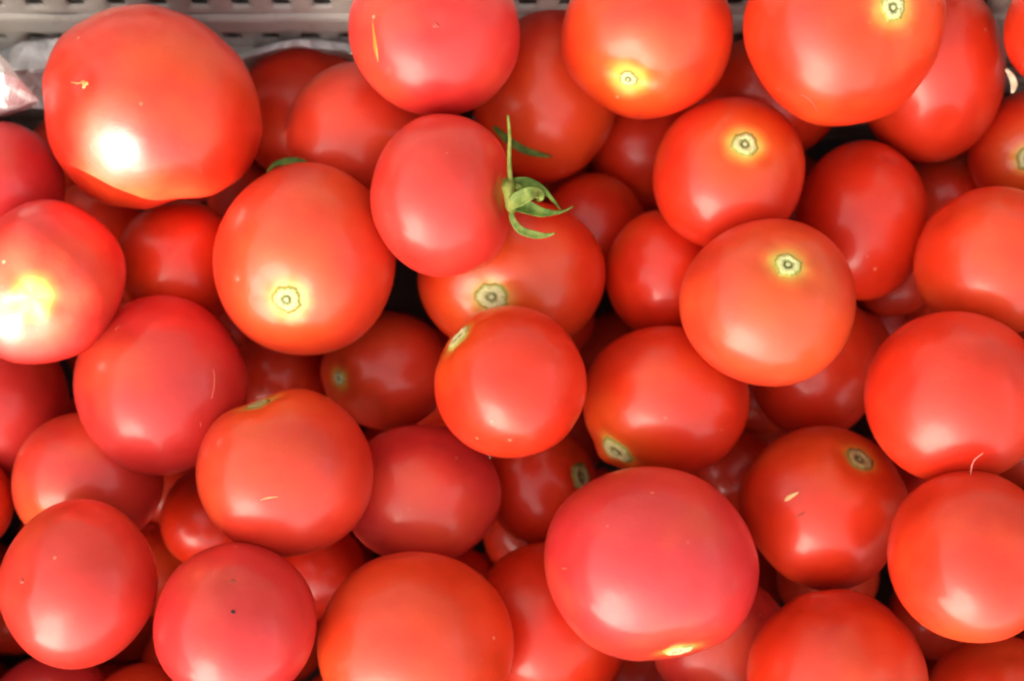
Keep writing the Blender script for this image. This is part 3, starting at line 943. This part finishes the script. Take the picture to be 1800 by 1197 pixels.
# ------------------------------------------------------------------ unseen canvas flap added to shade the crate
def canvas_with_holes(center, nrm, half_u, half_v, holes, n_=90):
    """A canvas sheet facing the sun with holes shaped to let sun spots through; holes: list of polygons in (u, v)."""
    M = axis_frame(nrm)
    U, V = Vector((M[0][0], M[1][0], M[2][0])), Vector((M[0][1], M[1][1], M[2][1]))
    verts, faces, idx = [], [], {}
    def inside(u, v):
        for cx, cy, ax, ay, rot in holes:
            du, dv = u - cx, v - cy
            a, b = du * math.cos(rot) + dv * math.sin(rot), -du * math.sin(rot) + dv * math.cos(rot)
            if (a / ax) ** 2 + (b / ay) ** 2 < 1: return True
        return False
    nu, nv = int(half_u * 2 / 0.004), int(half_v * 2 / 0.004)
    def vid(i, j):
        if (i, j) not in idx:
            u, v = -half_u + 2 * half_u * i / nu, -half_v + 2 * half_v * j / nv
            idx[(i, j)] = len(verts)
            verts.append(center + U * u + V * v + nrm * 0.004 * math.sin(u * 14) * math.sin(v * 9))
        return idx[(i, j)]
    for i in range(nu):
        for j in range(nv):
            u, v = -half_u + 2 * half_u * (i + .5) / nu, -half_v + 2 * half_v * (j + .5) / nv
            if not inside(u, v):
                faces.append((vid(i, j), vid(i + 1, j), vid(i + 1, j + 1), vid(i, j + 1)))
    return verts, faces, U, V
AW = 1.8
cen_target = Vector((0.0, 0.0, 0.10))
acen = cen_target + SUN * AW
M_ = axis_frame(SUN)
U_, V_ = Vector((M_[0][0], M_[1][0], M_[2][0])), Vector((M_[0][1], M_[1][1], M_[2][1]))
def uv_of(p):
    dlt = p - cen_target
    return dlt.dot(U_), dlt.dot(V_)
hl = []  # holes placed and sized to throw sun spots on two tomatoes
for (k_, px, py, ru, rv) in (('big', 178, 240, 0.0125, 0.0105), ('sunlit', 58, 532, 0.022, 0.022)):
    u, v = uv_of(surface_point(k_, px, py)[0])
    hl.append((u, v, ru, rv, 0.3))
aw = bpy.data.objects.new('shade_flap', None)
col.objects.link(aw)
tag(aw, 'unseen canvas flap added to shade the crate, holes shaped for two sun spots', 'shade_flap')
vs, fs, _, _ = canvas_with_holes(acen, SUN, 0.56, 0.37, hl)
mesh_obj('canvas', vs, fs, M_canvas, aw)
for sx_ in (-0.38, 0.38):
    p1 = acen + V_ * sx_ + U_ * 0.56
    p2 = acen + V_ * sx_ - U_ * 0.56
    top_, bot_ = (p1, p2) if p1.z > p2.z else (p2, p1)
    strip('pole', [top_, bot_, Vector((bot_.x, bot_.y, 0.3)), Vector((bot_.x, bot_.y, -0.075))], [.025] * 4, M_pole, None, tube=True).parent = aw

# ------------------------------------------------------------------ unseen dark screens added to block low sky light
sky_screens = bpy.data.objects.new('added_screens', None)
col.objects.link(sky_screens)
tag(sky_screens, 'unseen dark green screens added round the crate to block low sky light', 'sky_screens')
def screen(p0, p1, h):
    verts, faces = [], []
    n_ = 24
    p0, p1 = Vector(p0), Vector(p1)
    nn = Vector((p1.y - p0.y, p0.x - p1.x, 0)).normalized()
    for off_ in (0, 0.003):
        for j in range(9):
            for i in range(n_ + 1):
                p = p0.lerp(p1, i / n_)
                verts.append(p + nn * (off_ + 0.02 * math.sin(i * 1.7) * (1 - j / 16)) + Vector((0, 0, h * j / 8)))
    m = 9 * (n_ + 1)
    for o_ in (0, m):
        for j in range(8):
            for i in range(n_):
                q = o_ + j * (n_ + 1) + i
                faces.append((q, q + 1, q + n_ + 2, q + n_ + 1))
    mesh_obj('sky_block_panel', verts, faces, M_tarp, sky_screens)
screen((-1.4, 0.75, -0.01), (1.4, 0.75, -0.01), 1.45)
screen((-1.4, -1.3, -0.01), (-1.4, 0.75, -0.01), 0.8)
screen((1.4, -1.3, -0.01), (1.4, 0.75, -0.01), 0.85)
for x_, y_ in ((-1.42, 0.77), (1.42, 0.77), (-1.42, -1.3), (1.42, -1.3)):
    strip('pole', [Vector((x_, y_, -0.075)), Vector((x_, y_, 0.6)), Vector((x_, y_, 1.1))], [.03] * 3, M_pole, None, tube=True).parent = sky_screens
